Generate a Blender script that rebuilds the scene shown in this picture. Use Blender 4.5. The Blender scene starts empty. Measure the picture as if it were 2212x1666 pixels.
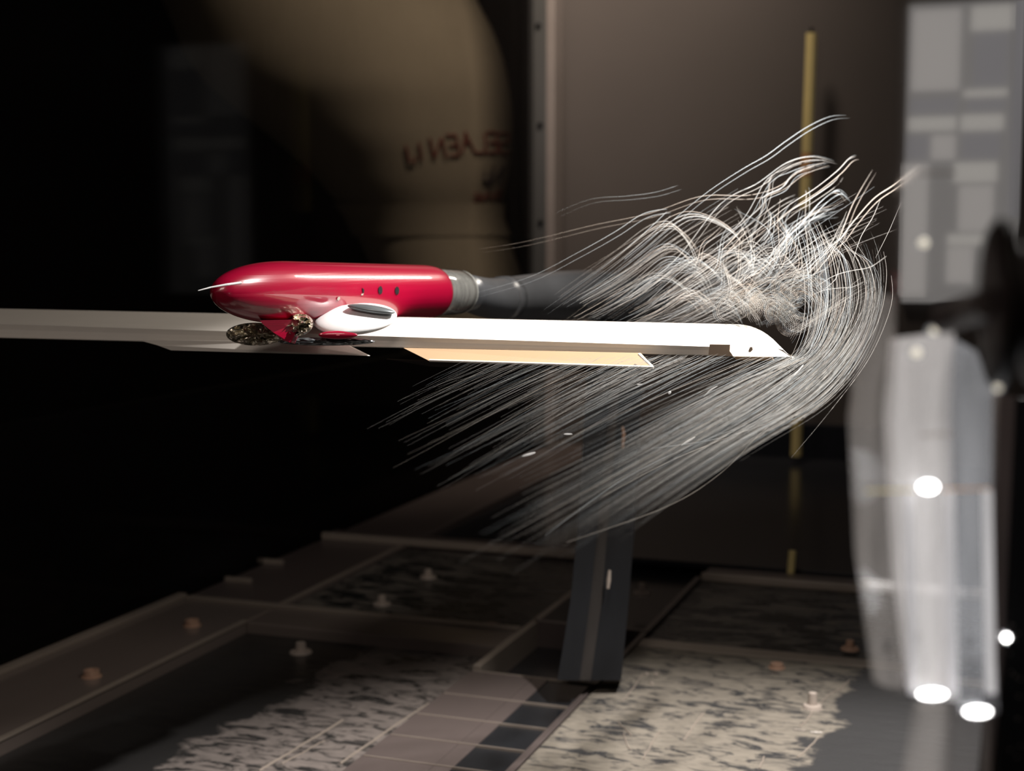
import bpy, bmesh, math, random
from mathutils import Vector, Matrix, noise
random.seed(7)
C = bpy.context.scene.collection
# ------------------------------------------------------------------ camera
FPX = 3071.0
YAW, PIT = math.radians(19.6), math.radians(5.63)
FW = Vector((-math.sin(YAW)*math.cos(PIT), math.cos(YAW)*math.cos(PIT), -math.sin(PIT)))
RT = Vector((math.cos(YAW), math.sin(YAW), 0))
UP = RT.cross(FW)
cd = bpy.data.cameras.new('camera'); cam = bpy.data.objects.new('camera', cd); C.objects.link(cam)
cam.rotation_euler = (math.pi/2 - PIT, 0, YAW)
cd.sensor_width = 36; cd.lens = FPX/2212*36
cd.clip_start = 0.02; cd.clip_end = 50
cd.dof.use_dof = True; cd.dof.focus_distance = 1.02; cd.dof.aperture_fstop = 50/7.0
bpy.context.scene.camera = cam
def ray(x, y): return FW + RT*((x-1106)/FPX) - UP*((y-833)/FPX)
def onY(x, y, Y): d = ray(x, y); return d*(Y/d.y)
def onZ(x, y, Z): d = ray(x, y); return d*(Z/d.z)
def onX(x, y, X): d = ray(x, y); return d*(X/d.x)
def atD(x, y, D): return ray(x, y)*D
# ------------------------------------------------------------------ world, lights, exposure
w = bpy.data.worlds.new('world'); bpy.context.scene.world = w; w.use_nodes = True
w.node_tree.nodes['Background'].inputs[0].default_value = (1.0, .85, .75, 1)
w.node_tree.nodes['Background'].inputs[1].default_value = .012
vs = bpy.context.scene.view_settings
vs.view_transform = 'Standard'; vs.look = 'None'; vs.exposure = 0; vs.gamma = 1; vs.use_curve_mapping = False
def aim(o, t):
    o.rotation_euler = (Vector(t)-o.location).to_track_quat('-Z', 'Y').to_euler()
def point(name, loc, energy, col, size):
    l = bpy.data.lights.new(name, 'POINT'); l.energy = energy; l.color = col; l.shadow_soft_size = size
    o = bpy.data.objects.new(name, l); C.objects.link(o); o.location = loc; return o
def spot(name, loc, tgt, energy, col, ang, blend, size):
    l = bpy.data.lights.new(name, 'SPOT'); l.energy = energy; l.color = col; l.spot_size = math.radians(ang)
    l.spot_blend = blend; l.shadow_soft_size = size
    o = bpy.data.objects.new(name, l); C.objects.link(o); o.location = loc; aim(o, tgt); return o
def area(name, loc, tgt, energy, col, sx, sy, spread=180):
    l = bpy.data.lights.new(name, 'AREA'); l.energy = energy; l.color = col; l.shape = 'RECTANGLE'; l.size = sx; l.size_y = sy
    l.spread = math.radians(spread)
    o = bpy.data.objects.new(name, l); C.objects.link(o); o.location = loc; aim(o, tgt); return o
point('foot_lamp', atD(2030, 1400, .39), .035, (.95, .97, 1), .01)  # unseen point lights added to brighten the milky bands
point('foot_lamp', atD(2040, 1080, .39), .02, (.95, .97, 1), .01)
spot('beam_lamp', (.06, 1.14, .62), (-.02, .98, -.1), 105, (1, .95, .9), 80, .5, .012)
area('room_lamp', (-.35, -.25, .8), (-.7, 1.2, -.2), 3.6, (1, .86, .76), .5, .3, 180)
SL = area('strip_lamp', (-.47, .90, .42), (-.53, 1.1, -.05), .8, (1, .91, .80), .9, .03, 180)  # unseen strip added for the highlight along the body, also lights the left wing
area('outside_lamp', (-.75, 2.75, 1.5), (-1.4, 3.7, .3), 8, (1, .84, .68), .3, .3, 100)
spot('end_wall_lamp', (-1.03, 2.75, .4), (-1.06, 3.45, .2), 1.5, (1, .86, .8), 75, 1.0, .05)  # unseen spot added so its falloff grades the end wall
_Fa, _Fb = atD(463, 632, 1.0), atD(940, 631, 1.262); _ax = (_Fb-_Fa).normalized()
def _mirror(px, py, dist):      # where the strip must hang so that the glossy body mirrors it at this spot
    d = ray(px, py); a = d-_ax*d.dot(_ax); b = -(_Fa-_ax*_Fa.dot(_ax)); A = a.dot(a); q = 2*a.dot(b); c = b.dot(b)-.0236**2
    P = d*((-q-math.sqrt(max(q*q-4*A*c, 0)))/(2*A)); n = (P-_Fa); n = (n-_ax*n.dot(_ax)).normalized(); d = d.normalized()
    return P+(d-n*2*d.dot(n))*dist
_L1, _L2 = _mirror(575, 597, .34), _mirror(930, 600, .34)
_d = (_L2-_L1).normalized(); SL.location = (_L1+_L2)/2; SL.data.size = (_L2-_L1).length; SL.data.size_y = .022
_n = (Vector((-.53, 1.08, -.05))-SL.location).normalized(); _y = (-_n).cross(_d).normalized(); _z = _d.cross(_y)
SL.rotation_euler = Matrix((_d, _y, _z)).transposed().to_euler()
# ------------------------------------------------------------------ materials
def nt(name):
    m = bpy.data.materials.new(name); m.use_nodes = True; return m, m.node_tree, m.node_tree.nodes['Principled BSDF']
def lin(c): return tuple(((v/255+.055)/1.055)**2.4 if v > 10 else v/255/12.92 for v in c)+(1,)
def mat(name, col, rough=.5, metal=0, spec=.5, coat=0, bump=0, bscale=200, var=.12, vscale=12, stretch=(1, 1, 1), trans=0):
    m, t, p = nt(name)
    tc = t.nodes.new('ShaderNodeTexCoord'); mp = t.nodes.new('ShaderNodeMapping'); mp.inputs['Scale'].default_value = stretch
    t.links.new(tc.outputs['Object'], mp.inputs[0])
    n = t.nodes.new('ShaderNodeTexNoise'); n.inputs['Scale'].default_value = vscale; n.inputs['Detail'].default_value = 5
    t.links.new(mp.outputs[0], n.inputs[0])
    mx = t.nodes.new('ShaderNodeMix'); mx.data_type = 'RGBA'
    mx.inputs[6].default_value = tuple(c*(1-var) for c in col[:3])+(1,); mx.inputs[7].default_value = tuple(min(1, c*(1+var)) for c in col[:3])+(1,)
    t.links.new(n.outputs[0], mx.inputs[0]); t.links.new(mx.outputs[2], p.inputs['Base Color'])
    p.inputs['Roughness'].default_value = rough; p.inputs['Metallic'].default_value = metal
    p.inputs['Specular IOR Level'].default_value = spec; p.inputs['Coat Weight'].default_value = coat
    p.inputs['Transmission Weight'].default_value = trans
    if bump:
        b = t.nodes.new('ShaderNodeBump'); b.inputs['Strength'].default_value = bump; b.inputs['Distance'].default_value = .001
        n2 = t.nodes.new('ShaderNodeTexNoise'); n2.inputs['Scale'].default_value = bscale; n2.inputs['Detail'].default_value = 4
        t.links.new(mp.outputs[0], n2.inputs[0]); t.links.new(n2.outputs[0], b.inputs['Height']); t.links.new(b.outputs[0], p.inputs['Normal'])
    return m
def clear(name, col, opac, rough=.2, refl=.08, transl=0.5, stretch=(40, 40, 3), var=.3):
    """see-through plastic: part transparent, part milky, part glossy"""
    m, t, p = nt(name); t.nodes.remove(p); out = t.nodes['Material Output']
    tr = t.nodes.new('ShaderNodeBsdfTransparent'); df = t.nodes.new('ShaderNodeBsdfDiffuse'); tl = t.nodes.new('ShaderNodeBsdfTranslucent')
    gl = t.nodes.new('ShaderNodeBsdfGlossy'); gl.inputs['Roughness'].default_value = rough
    df.inputs[0].default_value = col; tl.inputs[0].default_value = col
    a = t.nodes.new('ShaderNodeMixShader'); a.inputs[0].default_value = transl
    t.links.new(df.outputs[0], a.inputs[1]); t.links.new(tl.outputs[0], a.inputs[2])
    tc = t.nodes.new('ShaderNodeTexCoord'); mp = t.nodes.new('ShaderNodeMapping'); mp.inputs['Scale'].default_value = stretch
    n = t.nodes.new('ShaderNodeTexNoise'); n.inputs['Scale'].default_value = 6; n.inputs['Detail'].default_value = 3
    t.links.new(tc.outputs['Object'], mp.inputs[0]); t.links.new(mp.outputs[0], n.inputs[0])
    r = t.nodes.new('ShaderNodeMapRange'); r.inputs[1].default_value = .3; r.inputs[2].default_value = .7
    r.inputs[3].default_value = opac*(1-var); r.inputs[4].default_value = min(1, opac*(1+var)); t.links.new(n.outputs[0], r.inputs[0])
    b = t.nodes.new('ShaderNodeMixShader'); t.links.new(r.outputs[0], b.inputs[0]); t.links.new(tr.outputs[0], b.inputs[1]); t.links.new(a.outputs[0], b.inputs[2])
    c = t.nodes.new('ShaderNodeMixShader'); fr = t.nodes.new('ShaderNodeFresnel'); fr.inputs[0].default_value = 1.45
    ml = t.nodes.new('ShaderNodeMath'); ml.operation = 'MULTIPLY'; ml.inputs[1].default_value = refl/.04
    ml.use_clamp = True
    if refl < 0: ml.operation = 'MULTIPLY_ADD'; ml.inputs[1].default_value = 0; ml.inputs[2].default_value = -refl
    t.links.new(fr.outputs[0], ml.inputs[0]); t.links.new(ml.outputs[0], c.inputs[0]); t.links.new(b.outputs[0], c.inputs[1]); t.links.new(gl.outputs[0], c.inputs[2])
    t.links.new(c.outputs[0], out.inputs[0]); return m
def mottled(name, light, dark, cover, edge=None, scale=9, rough=.45):
    """dusty film with ragged dark patches; edge=(X, sign): the film ends raggedly at world X"""
    m, t, p = nt(name); L = t.links.new; N = t.nodes.new
    ge = N('ShaderNodeNewGeometry'); mp = N('ShaderNodeMapping'); mp.inputs['Scale'].default_value = (1, 2.4, 1); mp.inputs['Rotation'].default_value = (0, 0, .35)
    L(ge.outputs['Position'], mp.inputs[0])
    n = N('ShaderNodeTexNoise'); n.inputs['Scale'].default_value = scale; n.inputs['Detail'].default_value = 9; n.inputs['Roughness'].default_value = .68; n.inputs['Distortion'].default_value = .9
    L(mp.outputs[0], n.inputs[0])
    r = N('ShaderNodeMapRange'); r.inputs[1].default_value = 1-cover-.05; r.inputs[2].default_value = 1-cover+.05; L(n.outputs[0], r.inputs[0])
    fac = r.outputs[0]
    if edge:
        sx = N('ShaderNodeSeparateXYZ'); L(ge.outputs['Position'], sx.inputs[0])
        n3 = N('ShaderNodeTexNoise'); n3.inputs['Scale'].default_value = 16; n3.inputs['Detail'].default_value = 6; L(ge.outputs['Position'], n3.inputs[0])
        a = N('ShaderNodeMath'); a.operation = 'MULTIPLY_ADD'; a.inputs[1].default_value = .16; L(n3.outputs[0], a.inputs[0]); L(sx.outputs[0], a.inputs[2])
        r2 = N('ShaderNodeMapRange'); e, s = edge; r2.inputs[1].default_value = e+.08-.006*s; r2.inputs[2].default_value = e+.08+.006*s; L(a.outputs[0], r2.inputs[0])
        mu = N('ShaderNodeMath'); mu.operation = 'MULTIPLY'; L(fac, mu.inputs[0]); L(r2.outputs[0], mu.inputs[1]); fac = mu.outputs[0]
    n4 = N('ShaderNodeTexNoise'); n4.inputs['Scale'].default_value = 60; n4.inputs['Detail'].default_value = 6; L(mp.outputs[0], n4.inputs[0])
    m1 = N('ShaderNodeMix'); m1.data_type = 'RGBA'; m1.inputs[6].default_value = tuple(c*.55 for c in light[:3])+(1,); m1.inputs[7].default_value = tuple(c*1.3 for c in light[:3])+(1,); L(n4.outputs[0], m1.inputs[0])
    mx = N('ShaderNodeMix'); mx.data_type = 'RGBA'; mx.inputs[6].default_value = dark; L(fac, mx.inputs[0]); L(m1.outputs[2], mx.inputs[7]); L(mx.outputs[2], p.inputs['Base Color'])
    ro = N('ShaderNodeMapRange'); ro.inputs[3].default_value = .25; ro.inputs[4].default_value = .75; L(fac, ro.inputs[0]); L(ro.outputs[0], p.inputs['Roughness'])
    b = N('ShaderNodeBump'); b.inputs['Strength'].default_value = .4; b.inputs['Distance'].default_value = .002; L(n.outputs[0], b.inputs['Height']); L(b.outputs[0], p.inputs['Normal'])
    p.inputs['Specular IOR Level'].default_value = .3
    return m
def emis(name, col, s):
    m, t, p = nt(name); p.inputs['Emission Color'].default_value = col; p.inputs['Emission Strength'].default_value = s; p.inputs['Base Color'].default_value = (.02, .02, .02, 1); return m
M = {}
M['black_glass'] = clear('black_glass', (.006, .005, .005, 1), .35, .05, -.018, 0, var=.05)
M['black'] = mat('black_panel', (.006, .006, .007), .6, spec=.2)
M['navy'] = mat('navy_panel', (.010, .012, .018), .6, spec=.2)
M['grey_wall'] = mat('brown_grey_wall', (.105, .092, .088), .8, spec=.2, vscale=3)
M['dark_wall'] = mat('charcoal_wall', (.085, .076, .072), .8, spec=.15, vscale=3)
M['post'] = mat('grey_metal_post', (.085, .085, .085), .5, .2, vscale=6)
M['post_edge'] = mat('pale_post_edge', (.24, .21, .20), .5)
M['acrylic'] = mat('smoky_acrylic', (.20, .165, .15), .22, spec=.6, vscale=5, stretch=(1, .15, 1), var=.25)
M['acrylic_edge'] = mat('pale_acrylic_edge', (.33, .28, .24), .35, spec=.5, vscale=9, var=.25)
M['dark_floor'] = mat('dark_floor', (.030, .031, .036), .18, spec=.5, vscale=6, var=.4)
M['slab'] = mat('blue_black_slab', (.020, .022, .026), .25, spec=.5, vscale=14, var=.5)
M['slot_side'] = mat('slot_side', (.13, .105, .10), .3, vscale=9, stretch=(1, .3, 1), var=.3)
M['mott_left'] = mottled('dusty_film_left', (.22, .19, .175, 1), (.035, .034, .034, 1), .53, (-.775, 1), 24)
M['mott_right'] = mottled('dusty_film_right', (.27, .24, .20, 1), (.06, .06, .062, 1), .54, (-.175, -1), 26)
M['mott_back'] = mottled('dusty_film_back', (.20, .18, .16, 1), (.02, .024, .027, 1), .47, None, 14)
M['cream'] = mat('cream_cover', (.52, .43, .31), .8, spec=.2, vscale=5, var=.15, bump=.3, bscale=14)
M['red_ink'] = mat('red_ink', (.30, .05, .035), .8, var=.4, vscale=30)
M['dark_ink'] = mat('dark_ink', (.06, .045, .05), .8, var=.4, vscale=30)
M['red'] = mat('crimson_lacquer', (.33, .001, .027), .30, spec=.5, coat=.8, bump=.15, bscale=9, stretch=(1, 1, 60), var=.06)
M['white'] = mat('white_wing', (.80, .76, .70), .5, spec=.3, vscale=60, var=.03, bump=.05, bscale=700)
M['tan'] = mat('tan_tape', (.62, .48, .36), .5, vscale=50, var=.15)
M['amber'] = mat('amber_flap', (.52, .36, .22), .5, vscale=20, var=.06)
M['foil'] = mat('crinkled_foil', (.85, .80, .68), .28, 1, var=.1, bump=1.0, bscale=130)
M['silver'] = mat('smooth_silver', (.85, .86, .87), .35, .12, var=.05, vscale=60, bump=.1, bscale=200)
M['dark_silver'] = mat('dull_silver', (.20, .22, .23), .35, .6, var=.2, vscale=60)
M['black_hole'] = mat('port_black', (.01, .008, .01), .5)
M['cap'] = clear('clear_tail_cap', (.42, .43, .41, 1), .62, .12, .10, .3, var=.25)
M['cap_rim'] = mat('pale_cap_rim', (.40, .41, .39), .3)
M['tube'] = mat('slate_tube', (.085, .09, .10), .3, spec=.6, vscale=14, var=.4)
M['strut'] = mat('strut_black', (.013, .014, .017), .4, vscale=9, stretch=(6, 6, .4), var=.4)
M['strut2'] = mat('strut_brown', (.04, .035, .033), .4, vscale=9, stretch=(6, 6, .4), var=.3)
M['brass'] = mat('yellow_strip', (.80, .66, .30), .5, vscale=10, var=.2)
M['rust'] = mat('orange_strip', (.75, .40, .18), .5, vscale=10, var=.2)
M['copper'] = mat('peach_plastic', (.52, .33, .24), .5, vscale=80)
M['ivory'] = mat('ivory_plastic', (.48, .41, .36), .5, vscale=80)
M['knob'] = mat('knob_black', (.008, .006, .005), .6, spec=.15)
M['knob_rim'] = mat('knob_brown', (.035, .027, .024), .6)
M['milky1'] = clear('milky_acrylic_faint', (.55, .52, .50, 1), .2, .1, -.02, .5)
M['milky2'] = clear('milky_acrylic_bright', (.85, .84, .85, 1), .48, .1, -.02, .5)
M['milky3'] = clear('milky_acrylic_blue', (.60, .63, .68, 1), .26, .1, -.02, .5)
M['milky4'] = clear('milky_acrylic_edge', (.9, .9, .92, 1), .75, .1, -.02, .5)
M['pane_low'] = emis('window_frame_glow', (1, .94, .90, 1), .15)
M['pane'] = emis('window_pane_light', (1, .93, .88, 1), .27)
M['pane_dim'] = emis('window_pane_dim', (1, .95, .97, 1), .15)
M['mullion'] = emis('window_bar_light', (1, .94, .87, 1), .30)
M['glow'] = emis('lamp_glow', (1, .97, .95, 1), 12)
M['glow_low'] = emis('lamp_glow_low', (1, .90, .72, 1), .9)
def frost(name, rough):
    m, t, p = nt(name); p.inputs['Transmission Weight'].default_value = 1; p.inputs['Roughness'].default_value = rough; p.inputs['IOR'].default_value = 1.3; p.inputs['Base Color'].default_value = (.97, .97, .97, 1); return m
M['frost'] = frost('frosted_acrylic', .065)
def streak_mat(name, c):
    m, t, p = nt(name); t.nodes.remove(p); out = t.nodes['Material Output']
    df = t.nodes.new('ShaderNodeBsdfDiffuse'); tl = t.nodes.new('ShaderNodeBsdfTranslucent'); mx = t.nodes.new('ShaderNodeMixShader')
    df.inputs[0].default_value = c; tl.inputs[0].default_value = c
    t.links.new(df.outputs[0], mx.inputs[1]); t.links.new(tl.outputs[0], mx.inputs[2]); mx.inputs[0].default_value = .5
    t.links.new(mx.outputs[0], out.inputs[0]); return m
M['streak'] = streak_mat('bubble_white', (.80, .78, .75, 1))
M['streak_warm'] = streak_mat('bubble_warm', (.82, .75, .68, 1))
M['streak_cool'] = streak_mat('bubble_cool', (.70, .75, .78, 1))
M['sweep'] = streak_mat('sweep_white', (.50, .49, .47, 1))
M['sweep_warm'] = streak_mat('sweep_warm', (.52, .48, .43, 1))
M['sweep_cool'] = streak_mat('sweep_cool', (.42, .46, .48, 1))
M['streak_hot'] = streak_mat('bubble_bright', (.9, .9, .9, 1))
# ------------------------------------------------------------------ mesh helpers
def obj(name, bm, m, parent=None, smooth=False):
    me = bpy.data.meshes.new(name); bm.normal_update(); bm.to_mesh(me); bm.free()
    if smooth: me.polygons.foreach_set('use_smooth', [True]*len(me.polygons))
    me.materials.append(m if not isinstance(m, str) else M[m])
    o = bpy.data.objects.new(name, me); C.objects.link(o); o.parent = parent; return o
def box(bm, x0, x1, y0, y1, z0, z1, bev=0):
    r = bmesh.ops.create_cube(bm, size=1)
    for v in r['verts']: v.co = Vector((x0+(v.co.x+.5)*(x1-x0), y0+(v.co.y+.5)*(y1-y0), z0+(v.co.z+.5)*(z1-z0)))
    if bev: bmesh.ops.bevel(bm, geom=list({e for v in r['verts'] for e in v.link_edges}), offset=bev, segments=2, affect='EDGES', profile=.6)
    return bm
def B(*a, **k): return box(bmesh.new(), *a, **k)
def grid(rows, closed_u=False, cap=False):
    bm = bmesh.new(); vv = [[bm.verts.new(p) for p in r] for r in rows]
    for i in range(len(vv)-1):
        n = len(vv[i])
        for j in range(n if closed_u else n-1):
            bm.faces.new((vv[i][j], vv[i][(j+1) % n], vv[i+1][(j+1) % n], vv[i+1][j]))
    if cap: bm.faces.new(vv[0][::-1]); bm.faces.new(vv[-1])
    bmesh.ops.recalc_face_normals(bm, faces=bm.faces); return bm
def lathe(P0, axis, prof, n=32, cap=True):
    axis = axis.normalized(); a = axis.orthogonal().normalized(); b = axis.cross(a)
    return grid([[P0+axis*s+(a*math.cos(2*math.pi*k/n)+b*math.sin(2*math.pi*k/n))*max(r, 1e-5) for k in range(n)] for s, r in prof], True, cap)
def sweep(pts, rad, n=10):
    rows = []
    for i, p in enumerate(pts):
        d = (pts[min(i+1, len(pts)-1)]-pts[max(i-1, 0)]).normalized(); a = d.cross(Vector((.31, .2, .93))).normalized(); b = d.cross(a)
        r = rad[i] if isinstance(rad, (list, tuple)) else rad
        rows.append([p+(a*math.cos(2*math.pi*k/n)+b*math.sin(2*math.pi*k/n))*r for k in range(n)])
    return grid(rows, True, True)
def slab(front, back_off):
    """prism: polygon 'front' extruded by vector back_off"""
    bm = bmesh.new(); a = [bm.verts.new(p) for p in front]; b = [bm.verts.new(p+back_off) for p in front]; n = len(a)
    bm.faces.new(a); bm.faces.new(b[::-1])
    for i in range(n): bm.faces.new((a[i], b[i], b[(i+1) % n], a[(i+1) % n]))
    bmesh.ops.recalc_face_normals(bm, faces=bm.faces); return bm
def cat(P, n):
    """Catmull-Rom through P, n samples"""
    out = []; m = len(P)-1
    for k in range(n):
        t = k/(n-1)*m; i = min(int(t), m-1); u = t-i
        a, b, c, d = P[max(i-1, 0)], P[i], P[i+1], P[min(i+2, m)]
        out.append(.5*((2*b)+(c-a)*u+(2*a-5*b+4*c-d)*u*u+(3*b-a-3*c+d)*u*u*u))
    return out
def empty(name, loc, label, catg, group=None):
    o = bpy.data.objects.new(name, None); C.objects.link(o); o.location = loc; o.empty_display_size = .02; tag(o, label, catg, group); return o
def tag(o, label, catg, group=None, kind=None):
    o['label'] = label; o['category'] = catg
    if group: o['group'] = group
    if kind: o['kind'] = kind
    return o
def put(o, par):                 # parent while keeping world coordinates (thing roots are only translated)
    o.parent = par; o.matrix_parent_inverse = Matrix() if par.parent else Matrix.Translation(-par.location); return o
def chain(o):
    r = []
    while o: r.append(o); o = o.parent
    return r
def part(name, bm, m, par, smooth=False): return put(obj(name, bm, m, None, smooth), par)
def struct(name, bm, m): o = obj(name, bm, m); o['kind'] = 'structure'; return o
# ------------------------------------------------------------------ the setting: tunnel section
FZ = -.5
floor = struct('floor', B(-1.12, .45, .75, 3.45, FZ-.06, FZ-.034), 'dark_floor')
wl = struct('wall_left', B(-1.135, -1.12, .5, 3.30, FZ-.06, 1.3), 'black_glass')
struct('wall_left_lower', B(-1.16, -1.137, .5, 3.30, FZ-.06, -.215), 'black').name = 'trim_2'
struct('wall_outer', B(-3.6, -3.55, .0, 6.5, -1.2, 2.6), 'black')
struct('wall_far', B(-3.55, 1.2, 6.4, 6.45, -1.2, 2.6), 'black')
X12 = onY(1500, 400, 3.45).x
wb = struct('wall_back', B(-1.115, X12, 3.45, 3.5, FZ-.06, 1.3), 'grey_wall')
wbr = struct('wall_right_of_back', B(X12, .75, 3.45, 3.5, FZ-.06, 1.3), 'grey_wall'); wbr.name = 'wall_end'
# corner post with bolts
xa, xm, xb = onY(1141, 400, 3.34).x, onY(1180, 400, 3.34).x, onY(1199, 400, 3.34).x
tr = struct('trim_1', B(xa, xm, 3.34, 3.40, FZ, 1.3, bev=.004), 'post')
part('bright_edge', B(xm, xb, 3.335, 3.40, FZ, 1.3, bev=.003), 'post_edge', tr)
for k, (px, py) in enumerate([(1163, 55), (1167, 270), (1168, 480)]):
    c = onY(px, py, 3.34); b = lathe(c+Vector((0, .002, 0)), Vector((0, -1, 0)), [(0, .007), (.005, .007), (.007, .005), (.007, .0)], 12)
    part('bolt', b, 'black' if k < 3 else 'post_edge', tr)
# floor frame: rails, cross bars, plates, all parts of the floor
def fpart(name, x0, x1, y0, y1, z1, th, m, bev=.003): return part(name, B(x0, x1, y0, y1, z1-th, z1, bev=bev), m, floor)
fpart('side_rail', -1.118, -.957, .76, 1.719, FZ, .034, 'acrylic')
fpart('side_rail', -1.118, -.957, 1.721, 2.17, FZ-.004, .030, 'slot_side')
fpart('side_rail', -1.118, -.965, 2.23, 3.44, FZ-.004, .030, 'slot_side')
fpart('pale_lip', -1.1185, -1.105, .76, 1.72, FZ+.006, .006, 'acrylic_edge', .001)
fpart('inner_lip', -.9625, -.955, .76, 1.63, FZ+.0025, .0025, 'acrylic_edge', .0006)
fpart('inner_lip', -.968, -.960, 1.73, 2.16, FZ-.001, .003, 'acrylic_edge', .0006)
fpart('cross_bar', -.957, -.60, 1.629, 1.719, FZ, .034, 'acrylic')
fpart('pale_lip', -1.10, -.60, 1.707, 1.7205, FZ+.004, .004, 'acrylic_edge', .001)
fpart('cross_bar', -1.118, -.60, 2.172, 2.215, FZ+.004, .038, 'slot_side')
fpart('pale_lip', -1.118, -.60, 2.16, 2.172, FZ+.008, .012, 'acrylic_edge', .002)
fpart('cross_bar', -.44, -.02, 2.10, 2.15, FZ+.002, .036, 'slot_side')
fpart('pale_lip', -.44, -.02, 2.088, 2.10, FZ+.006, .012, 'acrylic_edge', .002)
fpart('dusty_plate', -.955, -.60, .76, 1.628, FZ-.014, .01, 'mott_left', .001)
fpart('dusty_plate', -.957, -.60, 1.73, 2.155, FZ-.008, .01, 'mott_back', .001)
fpart('dusty_plate', -.438, -.02, 1.735, 2.085, FZ-.006, .01, 'mott_back', .001)
fpart('dusty_plate', -.438, .12, .80, 1.70, FZ+.0, .02, 'mott_right', .002)
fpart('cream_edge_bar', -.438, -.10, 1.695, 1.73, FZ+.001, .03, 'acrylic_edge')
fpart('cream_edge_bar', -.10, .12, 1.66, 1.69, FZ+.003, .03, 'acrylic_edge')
# walls of the slot
fpart('slot_wall', -.600, -.590, 1.545, 2.16, FZ+.001, .12, 'acrylic_edge', .001)
fpart('slot_wall', -.598, -.44, 1.76, 1.77, FZ+.001, .12, 'slot_side', .001)
fpart('slot_wall', -.448, -.440, .80, 2.09, FZ+.0, .12, 'slot_side', .001)
ys = [.86, .94, 1.02, 1.09, 1.165, 1.24, 1.305, 1.375, 1.45, 1.54]
for a, b in zip(ys, ys[1:]):
    fpart('floor_slab', -.600, -.449, a+.0012, b-.0012, FZ-.006, .02, 'slab', .0006)
    fpart('seam_strip', -.598, -.449, b-.0007, b+.0007, FZ-.0035, .015, 'acrylic_edge', .0002)
fpart('brown_runner', -.600, -.522, .80, 1.54, FZ-.0045, .0014, 'slot_side', .0003)
fpart('light_runner', -.5215, -.503, .80, 1.54, FZ-.0045, .0014, 'slot_side', .0003)
# far lower floor inside the next bay
fpart('dark_plate', -.96, .4, 2.24, 3.44, FZ-.012, .01, 'dark_floor', .001)
# long scratches on the plates: raised pale ridges
def ridge(p0, p1, wd, z=FZ-.0135):
    a, b = onZ(*p0, z), onZ(*p1, z); part('pale_ridge', sweep([a+(b-a)*k/6+Vector((random.uniform(-.001, .001), 0, 0)) for k in range(7)], wd, 5), 'acrylic_edge', floor)
ridge((560, 1666), (742, 1556), .0012); ridge((735, 1650), (925, 1520), .0012); ridge((610, 1650), (700, 1600), .0008)
for a, b in [((1730, 1570), (1790, 1500)), ((1790, 1500), (1815, 1490)), ((1815, 1490), (1835, 1470)), ((1715, 1576), (1740, 1579)), ((1752, 1582), (1775, 1583)), ((1725, 1636), (1772, 1590)),
             ((1640, 1660), (1650, 1635)), ((1345, 1515), (1390, 1455)), ((1390, 1640), (1425, 1580)), ((1365, 1590), (1335, 1560)), ((1475, 1600), (1520, 1540)), ((1360, 1620), (1347, 1585))]:
    ridge(a, b, .0009, FZ+.0003)
# screws, pegs and clips
def screw(px, py, z, r, h, m, name='screw', hole=True):
    c = onZ(px, py, z); prof = [(0, r*1.25), (h*.2, r*1.25), (h*.25, r), (h, r*.95), (h, r*.45), (h*.75, r*.4)] if hole else [(0, r*1.5), (h*.25, r*1.3), (h*.3, r*.7), (h, r*.6), (h*1.05, r*.3)]
    part(name, lathe(c-Vector((0, 0, .001)), Vector((0, 0, 1)), prof, 16), m, floor)
screw(198, 1462, FZ, .0095, .009, 'copper'); screw(415, 1352, FZ, .0095, .009, 'copper')
screw(650, 1410, FZ-.014, .010, .014, 'ivory', 'peg', False); screw(925, 1248, FZ-.008, .009, .014, 'ivory', 'peg', False)
screw(825, 1306, FZ-.008, .009, .014, 'ivory', 'peg', False); screw(1387, 1282, FZ-.006, .009, .016, 'ivory', 'peg', False)
screw(1755, 1530, FZ, .0075, .018, 'ivory', 'peg', False); screw(1836, 1402, FZ, .008, .012, 'copper', 'peg', False)
screw(1060, 1352, FZ, .010, .003, 'copper'); screw(1678, 1442, FZ+.001, .008, .006, 'copper')
for p in [(1397, 1458), (1417, 1458), (1408, 1478)]: screw(*p, FZ, .0022, .003, 'ivory', 'stud')
for px, py in [(585, 1212), (515, 1252)]:
    c = onZ(px, py, FZ); part('clip', B(c.x-.022, c.x+.022, c.y-.004, c.y+.004, FZ-.004, FZ+.003, bev=.001), 'acrylic_edge', floor)
part('yellow_peg', sweep([onY(1712, 1190, 2.19), onY(1709, 1222, 2.19), onY(1707, 1250, 2.19)], .006, 8), 'brass', floor)  # stub repeating the rod's yellow strip lower down
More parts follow.
